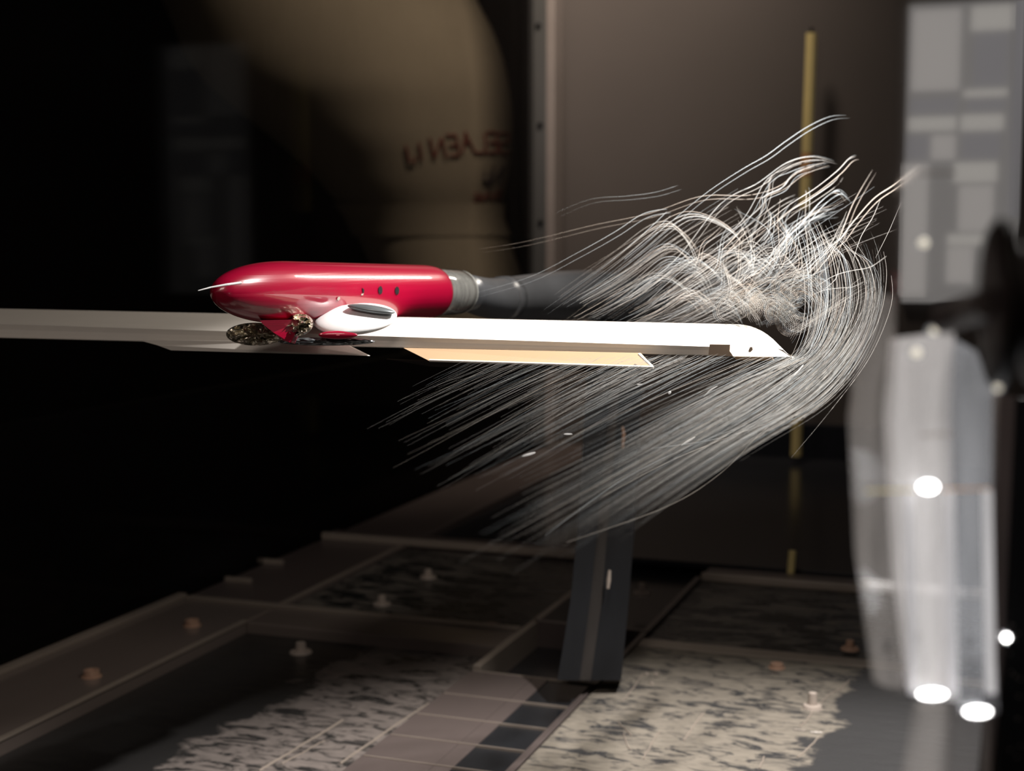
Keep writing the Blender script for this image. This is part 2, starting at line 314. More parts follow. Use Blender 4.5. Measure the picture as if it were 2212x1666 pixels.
# glowing panes standing for the bright room mirrored in the acrylic
Yw = 3.44
def wx(px, py=330): return onY(px, py, Yw).x
def wz(py, px=2070): return onY(px, py, Yw).z
room_glow = struct('window_1', B(wx(1955), wx(2205), 3.43, 3.45, wz(655), wz(5), bev=.003), 'pane_low')
for (a, b, c, d, m) in [(1966, 2068, 20, 195, 'pane'), (1964, 2066, 212, 243, 'pane_dim'), (1962, 2064, 252, 282, 'mullion'), (1958, 2008, 292, 345, 'pane_dim'), (1952, 2008, 352, 640, 'pane'), (2012, 2064, 292, 345, 'pane'),
                     (2090, 2180, 18, 70, 'mullion'), (2098, 2170, 76, 190, 'pane_dim'), (2078, 2172, 196, 212, 'mullion'), (2086, 2168, 218, 242, 'pane_dim'), (2074, 2166, 250, 284, 'mullion'),
                     (2078, 2160, 290, 345, 'pane_dim'), (2062, 2156, 352, 395, 'mullion'), (2074, 2150, 402, 500, 'pane'), (2052, 2140, 506, 530, 'mullion'), (2052, 2110, 534, 612, 'pane'), (2182, 2203, 10, 470, 'pane_dim')]:
    part('pane', B(wx(a), wx(b), 3.422, 3.432, wz(d), wz(c), bev=.0015), m, room_glow)
# dark lighter patch, upper right of end wall
#part('upper_panel', B(wx(1640), wx(1940), 3.435, 3.449, wz(120), wz(-60), bev=.004), 'strut2', wbr)
part('lower_panel', B(wx(1440), wx(1935), 3.435, 3.449, wz(1100), wz(930), bev=.004), 'navy', wbr)
# marker rod with yellow strips
rod = empty('marker_rod', onY(1709, 1010, 3.36), 'thin upright rod with yellow strips before the dark end wall', 'rod')
def rodp(py): return onY(1753-(py-70)*.0365, py, 3.36)
part('rod_core', sweep([rodp(y) for y in range(60, 1020, 60)], .004, 8), 'black', rod)
for y0, y1, m in [(72, 330, 'brass'), (332, 380, 'rust'), (382, 450, 'brass'), (902, 985, 'brass')]:
    part('yellow_strip', sweep([rodp(y0+(y1-y0)*k/4) for k in range(5)], .013, 8), m, rod)
# ------------------------------------------------------------------ rounded cream cowl behind the dark glass
CD = 3.98
cw = empty('rounded_cowl', atD(900, 560, CD), 'large cream rounded cowl narrowing to a slanted neck, with faint mirrored red lettering', 'cowl')
secs = [(-260, 420, 900, .30), (-150, 330, 960, .36), (-60, 320, 1010, .40), (0, 350, 1030, .42), (60, 375, 1062, .43), (120, 400, 1085, .43), (180, 445, 1099, .42), (240, 515, 1106, .39), (300, 590, 1106, .36), (350, 650, 1102, .33), (400, 695, 1094, .30),
        (440, 730, 1084, .27), (470, 752, 1083, .25), (510, 770, 1097, .24), (560, 793, 1116, .24), (620, 820, 1140, .25), (700, 850, 1172, .26), (800, 880, 1190, .26), (900, 900, 1200, .26)]
rows = []
def cowl_pt(x0, x1, py, dr, k, n=48, off=0):
    a = 2*math.pi*k/n; cx = (x0+x1)/2; rx = (x1-x0)/2+off*900
    px = cx+rx*math.cos(a); return atD(px, py, CD-(dr+off)*math.sin(a)*.8)
for py, x0, x1, dr in secs: rows.append([cowl_pt(x0, x1, py, dr, k) for k in range(48)])
cowl_rows = [cat([r[k] for r in rows], 60) for k in range(48)]
rows2 = [[cowl_rows[k][i] for k in range(48)] for i in range(60)]
shell = part('cowl_shell', grid(rows2, True, False), 'cream', cw, True)
rows = []
for py, x0, x1, dr in secs[11:14]: rows.append([cowl_pt(x0-6, x1+3, py, dr, k, off=.004) for k in range(48)])
part('collar', grid(rows, True, False), 'cream', cw, True)
# lettering wrapped on the shell: pixel (px,py) -> point on surface
def on_shell(px, py):
    for (ya, a0, a1, da), (yb, b0, b1, db) in zip(secs, secs[1:]):
        if ya <= py <= yb:
            t = (py-ya)/(yb-ya); x0 = a0+(b0-a0)*t; x1 = a1+(b1-a1)*t; dr = da+(db-da)*t
            c = max(-.999, min(.999, (px-(x0+x1)/2)/((x1-x0)/2))); return atD(px, py, CD-dr*math.sqrt(1-c*c)*.8-.006)
    return atD(px, py, CD)
GL = {'S': [[(1, 1), (0, 1), (0, .5), (1, .5), (1, 0), (0, 0)]], 'E': [[(1, 1), (0, 1), (0, 0), (1, 0)], [(0, .5), (.8, .5)]], 'L': [[(0, 1), (0, 0), (1, 0)]],
      'V': [[(0, 1), (.5, 0), (1, 1)]], 'N': [[(0, 0), (0, 1), (1, 0), (1, 1)]], 'I': [[(.5, 0), (.5, 1)]], 'J': [[(1, 1), (1, 0), (.2, 0), (0, .3)]],
      'A': [[(0, 0), (.5, 1), (1, 0)], [(.25, .5), (.75, .5)]], 'K': [[(0, 0), (0, 1)], [(1, 1), (0, .5), (1, 0)]], 'u': [[(0, .7), (0, 0), (.8, 0), (.8, .7)]]}
def letter(ch, xr, yb, wd, ht, lean, m, wid):
    bm = bmesh.new()
    for st in GL[ch]:
        for (a, b), (c, d) in zip(st, st[1:]):
            pts = []
            for k in range(5):
                t = k/4; gx = a+(c-a)*t; gy = b+(d-b)*t
                px = xr-gx*wd-gy*lean; py = yb-gy*ht; pts.append(on_shell(px, py))     # x runs leftward: mirrored writing
            t_ = sweep(pts, wid, 6); me = bpy.data.meshes.new('t'); t_.to_mesh(me); t_.free(); bm.from_mesh(me); bpy.data.meshes.remove(me)
    part('letter', bm, m, cw)
for ch, xr, yb, wd, ht, ln in [('S', 1100, 330, 20, 42, 2), ('E', 1074, 330, 20, 44, 2), ('L', 1050, 330, 22, 42, 3), ('A', 1026, 331, 26, 46, 8), ('E', 993, 336, 22, 44, 8), ('N', 964, 342, 26, 44, 10), ('I', 918, 346, 14, 38, 6), ('J', 900, 350, 16, 36, 8)]:
    letter(ch, xr, yb, wd, ht, ln, 'red_ink', .0028)
for ch, xr, yb, wd, ht, ln in [('N', 1078, 402, 24, 46, -14), ('u', 1056, 392, 16, 30, -6)]: letter(ch, xr, yb, wd, ht, ln, 'dark_ink', .003)
for ch, xr, yb, wd, ht in [('S', 1086, 430, 12, 16), ('V', 1070, 432, 12, 16), ('N', 1054, 434, 14, 16), ('E', 1036, 435, 12, 16)]: letter(ch, xr, yb, wd, ht, 1, 'red_ink', .0018)
# ------------------------------------------------------------------ model aircraft
WY = 1.0
def Wp(px, py, dy=0.0): return onY(px, py, WY+dy)
ac = empty('model_aircraft', onY(700, 690, 1.05), 'red and white model aircraft with slim straight wings, on a grey sting', 'model aircraft')
def lerp(a, b, t): return a+(b-a)*t
# wing lines in the photograph: trailing (far) edge, crease, groove, near lower edge
def line(x, x0, y0, x1, y1): return y0+(y1-y0)*(x-x0)/(x1-x0)
def yl(x, k):
    if k == 'far': return line(x, 0, 667, 1600, 701)
    if k == 'crease': return line(x, 0, 700, 1530, 749)
    if k == 'groove': return line(x, 0, 712, 1530, 757)
    if k == 'near': return line(x, 0, 730, 1700, 772)
def wing_rows(xs, tipf=None):
    rows = []
    for x in xs:
        f = tipf(x) if tipf else 0
        ff = max(yl(x, 'far'), f)
        far, cr, gr, ne = ff, max(yl(x, 'crease'), min(ff+1, yl(x, 'near')-5)), max(yl(x, 'groove'), min(ff+2, yl(x, 'near')-4)), yl(x, 'near')
        k = (ff-yl(x, 'far'))/(yl(x, 'near')-yl(x, 'far'))
        D = .085*(1-k)
        P = []
        top = [Wp(x, far, D), Wp(x, lerp(far, cr, .35), D*.62+.004), Wp(x, lerp(far, cr, .75), D*.28+.004), Wp(x, cr, .004)]
        lip = [Wp(x, lerp(cr, gr, .6), .0044), Wp(x, gr, .0046), Wp(x, lerp(gr, ne, .5), .0040), Wp(x, ne-1, .0032)]
        z0 = lip[-1].z
        und = [Vector((lip[-1].x, lip[-1].y+.001, z0-.0006)), Vector((lip[-1].x, WY+.012, z0-.0004)), Vector((top[0].x, WY+D*.6, lerp(z0, top[0].z, .6)-.002)), top[0]+Vector((0, .0005, -.0012))]
        rows.append(top+lip+und)
    return rows
R_xs = [748+k*(1600-748)/26 for k in range(27)]+[1610, 1620, 1632, 1645, 1658, 1670, 1682, 1692, 1700, 1707, 1711]
def tip(x):
    if x < 1600: return 0
    pts = [(1600, 701), (1612, 703), (1625, 706), (1640, 712), (1655, 721), (1670, 733), (1685, 748), (1700, 763), (1711, 771)]
    for (a, b), (c, d) in zip(pts, pts[1:]):
        if a <= x <= c: return b+(d-b)*(x-a)/(c-a)
    return 771
wr = part('wing', grid(wing_rows([x for x in R_xs], tip), True, True), 'white', ac)
wr['label'] = 'brightly lit wing with a raked tip'
L_xs = [-260+k*(748+260)/30 for k in range(31)]
wlft = part('wing', grid(wing_rows(L_xs), True, True), 'white', ac); wlft['label'] = 'dimly lit wing running out of the frame'
def plate(name, pts, th, m, par, dy=-.004): return part(name, slab([Wp(a, b, dy+(c if len(q) > 2 else 0)) for q in pts for a, b, c in [(q+(0,))[:3]]], Vector((0, th, 0))), m, par)
# flaps hanging under the near edge
fl = plate('flap', [(300, 735), (340, 746), (370, 757), (797, 769, -.012), (747, 744), (600, 738)], .002, 'white', ac, -.004)
fl['label'] = 'pale flap under the dim wing'
fr = plate('flap', [(872, 752), (928, 780, -.010), (1412, 795, -.010), (1383, 763)], .002, 'amber', ac, .001); fr['label'] = 'amber flap under the lit wing'
part('flap_edge', sweep([Wp(928+k*(1412-928)/10, 778.5+k*1.5, -.0135) for k in range(11)], .0011, 6), 'white', fr)
part('flap_edge', sweep([Wp(1380, 765, -.006), Wp(1396, 780, -.010), Wp(1411, 794, -.0135)], .0011, 6), 'white', fr)
plate('lower_flap', [(835, 776, 0), (930, 792, 0), (1362, 804, 0), (1346, 794, 0), (1000, 783, 0)], .002, 'strut2', ac, .03)  # dark plate shaped as the shadow under the amber flap
plate('tape_patch', [(1533, 744), (1577, 744.5), (1576, 758), (1583, 770), (1530, 768)], .0008, 'tan', ac, -.0075)
plate('tape_strip', [(1583, 770), (1668, 772), (1672, 780), (1590, 777)], .0012, 'amber', ac, -.0125)
plate('tip_block', [(1578, 743, .003), (1650, 738, .003), (1690, 760, -.004), (1707, 771, -.009), (1584, 770, -.009), (1577, 759, -.004)], .001, 'white', ac, -.002)
plate('peg_hole', [(1617, 757), (1620, 750), (1625, 750), (1626, 756), (1621, 761), (1617, 761)], .0008, 'tan', ac, -.0115)
# fuselage: long slender body pointing away to the right
Fa, Fb = atD(463, 632, 1.0), atD(940, 631, 1.262)
ax = (Fb-Fa); LF = ax.length; ax.normalize()
R0 = .0236
prof = []
NOSE = .085
for k in range(19):
    t = k/18; prof.append((t*NOSE, R0*math.sqrt(1-(1-t)**2.1) if t > 0 else 1e-4))
prof += [(lerp(NOSE, LF-.03, k/6), R0) for k in range(1, 7)] + [(LF-.03+.024*k/6, R0*(1-.055*(k/6)**3)) for k in range(1, 7)] + [(LF-.004, R0*.85), (LF-.003, R0*.5)]
fus = part('fuselage', lathe(Fa, ax, prof, 64), 'red', ac, True)
# nose probe
pr = sweep([atD(428, 628, .965), atD(455, 621, .975), atD(490, 615, .985), atD(520, 611, 1.0)], [.0003, .0006, .0009, .001], 8); part('nose_probe', pr, 'silver', fus)
def on_body(px, py, out=.0004):
    d = ray(px, py); # nearest intersection with cylinder
    a = d-ax*d.dot(ax); b = -(Fa-ax*Fa.dot(ax)); A = a.dot(a); Bq = 2*a.dot(b); Cq = b.dot(b)-(R0+out)**2; D = Bq*Bq-4*A*Cq
    return d*((-Bq-math.sqrt(max(D, 0)))/(2*A))
def decal(name, poly, m, out=.0007):
    pts = [on_body(a, b, out) for a, b in poly]; c = sum(pts, Vector())/len(pts)
    part(name, slab(pts, (c*-1).normalized()*-.0012), m, fus)
for cx, cy in [(822, 627), (858, 628)]: decal('port', [(cx+4.5*math.cos(t), cy+9*math.sin(t)) for t in [k*math.pi/6 for k in range(12)]], 'black_hole')
decal('chip', [(730, 642), (734, 641), (735, 646), (731, 650), (728, 647)], 'ivory'); decal('chip', [(781, 635), (786, 634), (784, 638), (780, 638)], 'ivory')
decal('chip', [(783, 622), (787, 626), (786, 633), (784, 633)], 'black_hole')
# fairing: smooth silver ellipse at the wing root and its upper sheen, put in as a dark blob
fc = [on_body(x, y) for x, y in [(690, 690), (870, 680)]]
def blob(name, cx, cy, rx, ry, Dp, th, m, par, rough=0, seed=0, rot=0, n=48, rings=12, sup=2.0, slope=0):
    bm = bmesh.new(); rows = []
    for i in range(rings+1):
        t = i/rings*math.pi/2
        row = []
        for k in range(n):
            a = 2*math.pi*k/n; c, s = math.cos(a), math.sin(a); q = (abs(c)**sup+abs(s)**sup)**(-1/sup)
            x = c*q*math.cos(t)*rx; y = s*q*math.cos(t)*ry
            X = cx+x*math.cos(rot)-y*math.sin(rot); Y = cy+x*math.sin(rot)+y*math.cos(rot)
            d = Dp-th*math.sin(t)+slope*(cy-Y)
            if rough: d += rough*noise.noise(Vector((X*.09+seed, Y*.13, seed)))+rough*.5*noise.noise(Vector((X*.3, Y*.3, seed)))
            row.append(atD(X, Y, d))
        rows.append(row)
    rows.insert(0, [atD(cx+(lambda v: v)(0)+rx*.9*math.cos(2*math.pi*k/n)*math.cos(rot)-ry*.9*math.sin(2*math.pi*k/n)*math.sin(rot), cy+rx*.9*math.cos(2*math.pi*k/n)*math.sin(rot)+ry*.9*math.sin(2*math.pi*k/n)*math.cos(rot), Dp+.006+slope*(-ry*.9*math.sin(2*math.pi*k/n))) for k in range(n)])
    return part(name, grid(rows, True, True), m, par, not rough)
fa = blob('fairing', 768, 690, 90, 34, 1.088, .012, 'silver', ac, rot=-.10, slope=.00042); fa['label'] = 'smooth silver fairing at the lit wing root'
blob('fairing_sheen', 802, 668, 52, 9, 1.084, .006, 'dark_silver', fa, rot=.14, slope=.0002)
blob('foil_patch', 552, 722, 64, 25, 1.09, .012, 'foil', ac, .008, 1.3).__setitem__('label', 'crinkled dark foil under the nose')
blob('foil_patch', 645, 702, 32, 24, 1.060, .012, 'foil', ac, .010, 4.1, -.2).__setitem__('label', 'crinkled golden foil beside the pylon')
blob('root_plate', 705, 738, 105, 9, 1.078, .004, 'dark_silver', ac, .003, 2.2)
blob('red_patch', 730, 724, 42, 9, 1.070, .002, 'red', ac)
# red pylon dripping from the body over the wing
part('pylon', slab([atD(*p) for p in [(560, 692, 1.03), (660, 690, 1.055), (640, 716, 1.052), (628, 741, 1.05), (612, 736, 1.048), (590, 718, 1.042), (572, 704, 1.035)]], FW*.02), 'red', ac)
# clear tail cap
Lc = .060; C0 = Fb-ax*.012
cap = part('tail_cap', lathe(C0, ax, [(0, .0195), (.02, .0208), (.042, .0208), (.052, .0200), (.059, .0175), (.063, .013), (.065, .006), (.065, 0)], 48), 'cap', ac, True)
cap['label'] = 'clear grey rounded tail cap'
cc = C0+ax*.055; a_ = ax.orthogonal().normalized(); b_ = ax.cross(a_)
ring = [cc+(a_*math.cos(2*math.pi*k/32)+b_*math.sin(2*math.pi*k/32))*.0192 for k in range(33)]
part('cap_rim', sweep(ring, .0007, 6), 'cap_rim', cap)
# ------------------------------------------------------------------ model support: sting tube and strut
sp = empty('model_support', Vector((-.47, 1.62, FZ-.03)), 'dark sting tube on an upright black strut standing in the floor slot', 'support')
tp = cat([C0+ax*.0655, atD(1060, 645, 1.38), atD(1130, 643, 1.44), atD(1200, 640, 1.50), atD(1270, 636, 1.56), atD(1340, 640, 1.60), atD(1405, 648, 1.64)], 28)
part('sting_tube', sweep(tp, [lerp(.0165, .0265, min(1, k/14)) for k in range(28)], 24), 'tube', sp, True)
part('collar_ring', sweep([tp[6], tp[7]], .0222, 24), 'tube', sp, True)
def strut_row(py, x0, x1, D): return [atD(x0, py, D), atD(x1, py, D), atD(x1, py, D+.05), atD(x0, py, D+.05)]
def strut(name, rr, m, par): return part(name, grid([strut_row(*r) for r in rr], True, True), m, par)
s1 = strut('strut_front', [(600, 1275, 1330, 1.60), (800, 1268, 1322, 1.60), (1150, 1247, 1290, 1.585), (1300, 1232, 1274, 1.575), (1470, 1204, 1252, 1.565)], 'strut', sp)
strut('strut_web', [(640, 1322, 1345, 1.62), (800, 1318, 1342, 1.615), (1150, 1290, 1312, 1.60), (1300, 1272, 1300, 1.59), (1470, 1250, 1276, 1.58)], 'strut2', sp)
strut('strut_back', [(600, 1340, 1400, 1.625), (800, 1338, 1388, 1.62), (1150, 1310, 1370, 1.605), (1300, 1298, 1358, 1.595), (1470, 1272, 1342, 1.585)], 'strut', sp)
sc = part('slot_marker', sweep([atD(1317, 1232, 1.585), atD(1315, 1255, 1.584), atD(1313, 1272, 1.583)], [.0016, .0024, .0016], 6), 'ivory', s1)
part('slot_marker', sweep([atD(1345, 922, 1.61), atD(1348, 940, 1.61), atD(1345, 968, 1.61)], [.001, .002, .001], 6), 'copper', s1)
# ------------------------------------------------------------------ near right: acrylic post, clamp knob, dark bar, glowing highlights
ND = .44
ap = empty('acrylic_post', atD(2010, 1540, ND), 'blurred upright clear acrylic post with milky bands at the right', 'post')
def vslab(name, pts, D, th, m, par): return part(name, slab([atD(x, y, D) for x, y in pts], FW*th), m, par)
vslab('acrylic_band', [(1880, 640), (1935, 640), (1930, 900), (1945, 1250), (1975, 1500), (1900, 1480), (1860, 1200), (1845, 900)], ND, .008, 'milky1', ap)
vslab('acrylic_band', [(1940, 730), (2062, 715), (2055, 900), (2060, 1200), (2068, 1515), (1978, 1500), (1945, 1250), (1925, 900)], ND, .010, 'milky2', ap)
vslab('acrylic_band', [(2066, 735), (2110, 760), (2145, 860), (2142, 1100), (2148, 1400), (2158, 1540), (2070, 1525), (2062, 1200)], ND, .010, 'milky3', ap)
vslab('lower_band', [(1990, 1530), (2060, 1530), (2050, 1700), (1960, 1700)], ND+.01, .008, 'milky1', ap)
vslab('lower_band', [(2064, 1550), (2140, 1560), (2120, 1700), (2055, 1700)], ND+.01, .008, 'milky1', ap)
vslab('frosted_pane', [(1945, -60), (2196, -60), (2196, 640), (1938, 640)], ND-.03, .001, 'frost', ap)
def glow(px, py, rx, ry, D, m, label, grp):  # glowing discs standing for light refracted in the acrylic
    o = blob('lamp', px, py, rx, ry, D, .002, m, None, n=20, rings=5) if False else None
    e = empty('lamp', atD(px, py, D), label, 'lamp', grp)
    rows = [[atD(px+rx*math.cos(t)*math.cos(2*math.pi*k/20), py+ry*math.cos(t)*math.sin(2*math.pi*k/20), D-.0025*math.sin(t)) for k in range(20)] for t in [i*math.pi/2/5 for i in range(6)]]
    part('lens', grid(rows, True, True), m, e, True)  # domed cap that carries the painted glow
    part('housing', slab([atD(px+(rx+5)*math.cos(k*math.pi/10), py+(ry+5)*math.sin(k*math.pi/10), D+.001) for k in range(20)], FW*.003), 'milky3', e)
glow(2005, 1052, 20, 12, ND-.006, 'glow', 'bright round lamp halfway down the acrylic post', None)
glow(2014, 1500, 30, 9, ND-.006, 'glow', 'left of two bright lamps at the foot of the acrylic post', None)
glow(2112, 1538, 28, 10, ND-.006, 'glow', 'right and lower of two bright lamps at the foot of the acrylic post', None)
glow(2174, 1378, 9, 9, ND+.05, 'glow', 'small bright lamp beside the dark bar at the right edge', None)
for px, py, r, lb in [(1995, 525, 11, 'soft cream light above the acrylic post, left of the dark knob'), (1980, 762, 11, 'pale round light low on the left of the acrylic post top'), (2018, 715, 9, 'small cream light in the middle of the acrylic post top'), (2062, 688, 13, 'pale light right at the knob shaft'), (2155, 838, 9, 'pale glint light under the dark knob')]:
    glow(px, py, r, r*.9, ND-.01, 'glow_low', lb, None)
# cross ledge seen through the post with small round studs
lg = part('cross_ledge', sweep([atD(1870, 1262, ND+.03), atD(2142, 1285, ND+.03)], .0012, 8), 'milky2', ap)
for px in (1870, 1941, 1995, 2065, 2110): part('stud', lathe(atD(px, 1262+(px-1870)*.08, ND+.02), FW*-1, [(0, .0013), (.001, .0012), (.0014, .0006)], 10), 'ivory', ap)
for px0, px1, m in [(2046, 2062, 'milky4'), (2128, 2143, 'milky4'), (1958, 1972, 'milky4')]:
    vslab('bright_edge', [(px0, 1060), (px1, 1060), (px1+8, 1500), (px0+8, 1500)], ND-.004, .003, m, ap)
for px0, px1, py, m in [(1870, 1978, 1059, 'brass'), (2034, 2138, 1056, 'rust'), (1985, 2060, 374, 'ivory'), (1985, 2060, 938, 'ivory')]:
    part('ledge_line', sweep([atD(px0, py+2, ND-.012), atD(px1, py, ND-.012)], .00035, 6), m, ap)  # yellow and orange ones stand for the rainbow line in the acrylic
# knob
kb = empty('clamp_knob', atD(2165, 840, .36), 'large blurred dark clamp knob cut by the right edge', 'knob')
KC = atD(2138, 655, .36); kax = (RT*1.0-FW*.15).normalized()
part('knob_disc', lathe(KC, kax, [(0, .012), (.0004, .0195), (.0015, .0212), (.0035, .0212), (.0045, .0195), (.005, .012)], 40), 'knob', kb, True)
part('knob_hub', lathe(KC+kax*.004, kax, [(0, .015), (.005, .015)], 32), 'knob_rim', kb, True)
part('knob_disc', lathe(KC+kax*.0085, kax, [(0, .0150), (.001, .0205), (.004, .0215), (.009, .0215), (.011, .020)], 40), 'knob', kb, True)
part('shaft', sweep([atD(2040, 690, .40), atD(2090, 672, .385), KC], .0042, 12), 'knob_rim', kb)
# dark bar at the right edge
db = empty('edge_bar', atD(2195, 1700, .5), 'narrow near-black upright bar along the right edge, below the knob', 'bar')
vslab('bar_body', [(2204, 860), (2300, 860), (2300, 1720), (2150, 1720), (2176, 1450)], .5, .02, 'black', db)
vslab('bar_face', [(2160, 850), (2204, 860), (2176, 1450), (2150, 1720), (2140, 1720), (2150, 1200)], .505, .01, 'slot_side', db)
for k in range(14):
    x = random.uniform(2180, 2210); y = random.uniform(1350, 1650); part('speck', lathe(atD(x, y, .4995), FW*-1, [(0, .0003), (.0003, .0001)], 6), 'ivory', db)
# ------------------------------------------------------------------ bubble streaks
class Strands:
    def __init__(s): s.v = []; s.f = []
    def add(s, pts, rad):
        n = len(pts); b = len(s.v)
        for i, p in enumerate(pts):
            d = (pts[min(i+1, n-1)]-pts[max(i-1, 0)])
            if d.length < 1e-9: d = Vector((1, 0, 0))
            d.normalize(); a = d.cross(p.normalized()).normalized(); c = d.cross(a); r = rad[i]
            s.v += [p+a*r, p-a*r*.5+c*r*.87, p-a*r*.5-c*r*.87]
        for i in range(n-1):
            k = b+i*3
            for j in range(3): s.f.append((k+j, k+(j+1) % 3, k+3+(j+1) % 3, k+3+j))
    def build(s, name, m):
        me = bpy.data.meshes.new(name); me.from_pydata([tuple(v) for v in s.v], [], s.f); me.materials.append(M[m]); me.polygons.foreach_set('use_smooth', [True]*len(me.polygons))
        o = bpy.data.objects.new(name, me); C.objects.link(o); return o
def strand(S, ctrl, r, n=36, env=None, dbl=0, wob=0, seed=None):
    """ctrl: (px,py,Y) points in the flow; real depth Y along the tunnel"""
    P = cat([onY(*c) for c in ctrl], n); sd = random.random()*50
    if wob:
        for i, p in enumerate(P): p += Vector((noise.noise(Vector((i*.12, sd, 0))), 0, noise.noise(Vector((i*.12, 0, sd)))))*wob
    e = env or (lambda t: math.sin(math.pi*min(1, max(0, t)))**.5)
    rad = [r*e(i/(n-1)) for i in range(n)]
    keep = [i for i in range(n) if rad[i] > 1.2e-5]
    if len(keep) < 4: return
    P = P[keep[0]:keep[-1]+1]; rad = [max(1e-5, v) for v in rad[keep[0]:keep[-1]+1]]
    S.add(P, rad)
    if dbl:  # offset copy put in as the double image through the glass
        o = RT*dbl-UP*dbl*.9; S.add([p+o for p in P], [q*.75 for q in rad])
S = {k: Strands() for k in ('streak', 'streak_warm', 'streak_cool')}
def pick(): return S[random.choices(['streak', 'streak_warm', 'streak_cool'], [.5, .2, .3])[0]]
sw = {k: Strands() for k in ('streak', 'streak_warm', 'streak_cool')}
def picksw(): return sw[random.choices(['streak', 'streak_warm', 'streak_cool'], [.55, .15, .3])[0]]
# upstream sweep: from low and near on the left, round the wing tip
g_in = [(60, 1600, .36), (600, 1370, .46), (1010, 1150, .60), (1325, 985, .75), (1545, 865, .87), (1712, 770, 1.0), (1752, 700, 1.05), (1735, 620, 1.08), (1680, 555, 1.12)]
g_out = [(700, 1620, .40), (1120, 1310, .53), (1385, 1120, .66), (1610, 965, .80), (1785, 855, .92), (1868, 745, 1.0), (1902, 640, 1.05), (1898, 545, 1.09), (1870, 460, 1.13)]
for i in range(230):
    u = random.random()**.9
    j = random.gauss(0, 10)
    c = []
    for k, (a, b) in enumerate(zip(g_in, g_out)):
        uu = u+random.gauss(0, .012)
        sc_ = max(.25, 1-k/10)
        c.append((lerp(a[0], b[0], uu)+j*sc_, lerp(a[1], b[1], uu)+j*.3*sc_, lerp(a[2], b[2], uu)+random.gauss(0, .006)))
    t0 = random.uniform(.07, .36); t1 = random.uniform(.56, .98)
    pk = random.uniform(.6, 1)
    br = .55+.55*u
    def env(t, t0=t0, t1=t1):
        if t < t0 or t > t1: return 0
        s_ = (t-t0)/(t1-t0); return min(1, (s_*1.7)**1.4)*min(1, .2+t*1.5)*min(1, (1-s_)*3.5)*(1-1.3*max(0, t-.6))
    a0 = random.choice([0, 0, 0, 1]); cc_ = c
    strand(picksw(), cc_, .00018*pk*br*random.uniform(.6, 1.1), 46, env, dbl=.0025 if random.random() < .3 else 0, wob=.0012)
# inboard strands rising to the under side of the lit wing
for i in range(170):
    xw = lerp(980, 1720, random.random()**.75); dy = random.gauss(0, 9); k_ = random.uniform(.92, 1.1); Yj = random.gauss(0, .008)
    c = [(xw-1150*k_, 1390+dy*4, .46+Yj), (xw-720*k_, 1150+dy*3, .59+Yj), (xw-390*k_, 982+dy*2, .73+Yj), (xw-170*k_, 866+dy, .86+Yj), (xw, 784, .955), (xw+38, 764+random.uniform(-2, 10), .975)]
    t0 = random.uniform(.03, .5); pk = random.uniform(.45, 1)*lerp(.14, 1.0, ((xw-980)/740)**1.3)
    def env(t, t0=t0):
        if t < t0: return 0
        s_ = (t-t0)/(1-t0); return min(1, (s_*1.5)**1.7)*min(1, .1+t*1.3)*min(1, (1-t)*7)
    strand(picksw(), c, .00019*pk, 34, env, dbl=.002 if random.random() < .2 else 0, wob=.0008)
# long strays below the sweep
for c in [[(1160, 1170, .7), (1340, 1040, .8), (1500, 960, .85), (1640, 910, .88), (1720, 880, .9)], [(1200, 1180, .7), (1440, 1095, .8), (1560, 1020, .85), (1650, 930, .88), (1740, 870, .92)],
          [(1290, 1080, .8), (1440, 1000, .85), (1560, 950, .9), (1680, 905, .93), (1790, 850, .96)], [(1400, 970, .85), (1540, 950, .88), (1660, 915, .92)]]:
    strand(picksw(), c, .00016, 30)
# downwash strands above the wing: rise from behind it to an apex and fall over
def fountain(ax_, ay, wl_, wr_, dr, r, S_=None, dbl=.0028):
    sl = random.uniform(.55, .8)
    Y = 1.13+random.uniform(0, .08)
    yb = min(712, ay+wl_*sl*1.05)
    c = [(ax_-wl_*1.25, yb+wl_*.10, Y-.02), (ax_-wl_*.6, lerp(ay, yb, .50), Y), (ax_-wl_*.22, lerp(ay, yb, .10), Y+.01), (ax_, ay, Y+.02), (ax_+wr_*.45, ay+dr*.22, Y+.03), (ax_+wr_*.8, ay+dr*.6, Y+.04), (ax_+wr_, ay+dr, Y+.04)]
    c = [(a, min(b, 705), d) for a, b, d in c]
    strand(S_ or pick(), c, r, 34, lambda t: min(1, t*2.5)*min(1, (1-t)*6)*.9+.02, dbl=dbl)
for (a, b, wl_, wr_, dr, r) in [(1492, 457, 190, 100, 55, .00026), (1439, 478, 200, 75, 85, .00024), (1442, 527, 180, 60, 50, .0002), (1492, 555, 180, 70, 70, .00022), (1420, 590, 150, 70, 40, .00018), (1552, 584, 170, 80, 80, .00022), (1571, 536, 150, 60, 20, .00024), (1560, 620, 140, 60, 60, .0002), (1585, 640, 120, 50, 55, .0002)]:
    for q in range(3): fountain(a+q*4*random.uniform(.5, 1.5), b+q*5, wl_*random.uniform(.8, 1.1), wr_*random.uniform(.8, 1.1), dr, r*random.uniform(.5, 1))
for i in range(20):      # nested arcs
    t = random.random(); a = lerp(1450, 1740, t)+random.gauss(0, 16); b = random.uniform(lerp(530, 500, t), 650)
    wl0, wr0, dr0 = random.uniform(50, 170), random.uniform(30, 80), random.uniform(20, 75); dx, dy = random.uniform(-9, 9), random.uniform(5, 10)
    st = random.getstate()
    for q in range(random.randint(3, 6)):
        random.setstate(st); random.random()
        fountain(a+dx*q, b+dy*q, wl0*(1-.07*q), wr0*(1-.05*q), dr0*(1-.04*q), .00019*(1-.12*q), dbl=.0022 if i % 2 else 0)
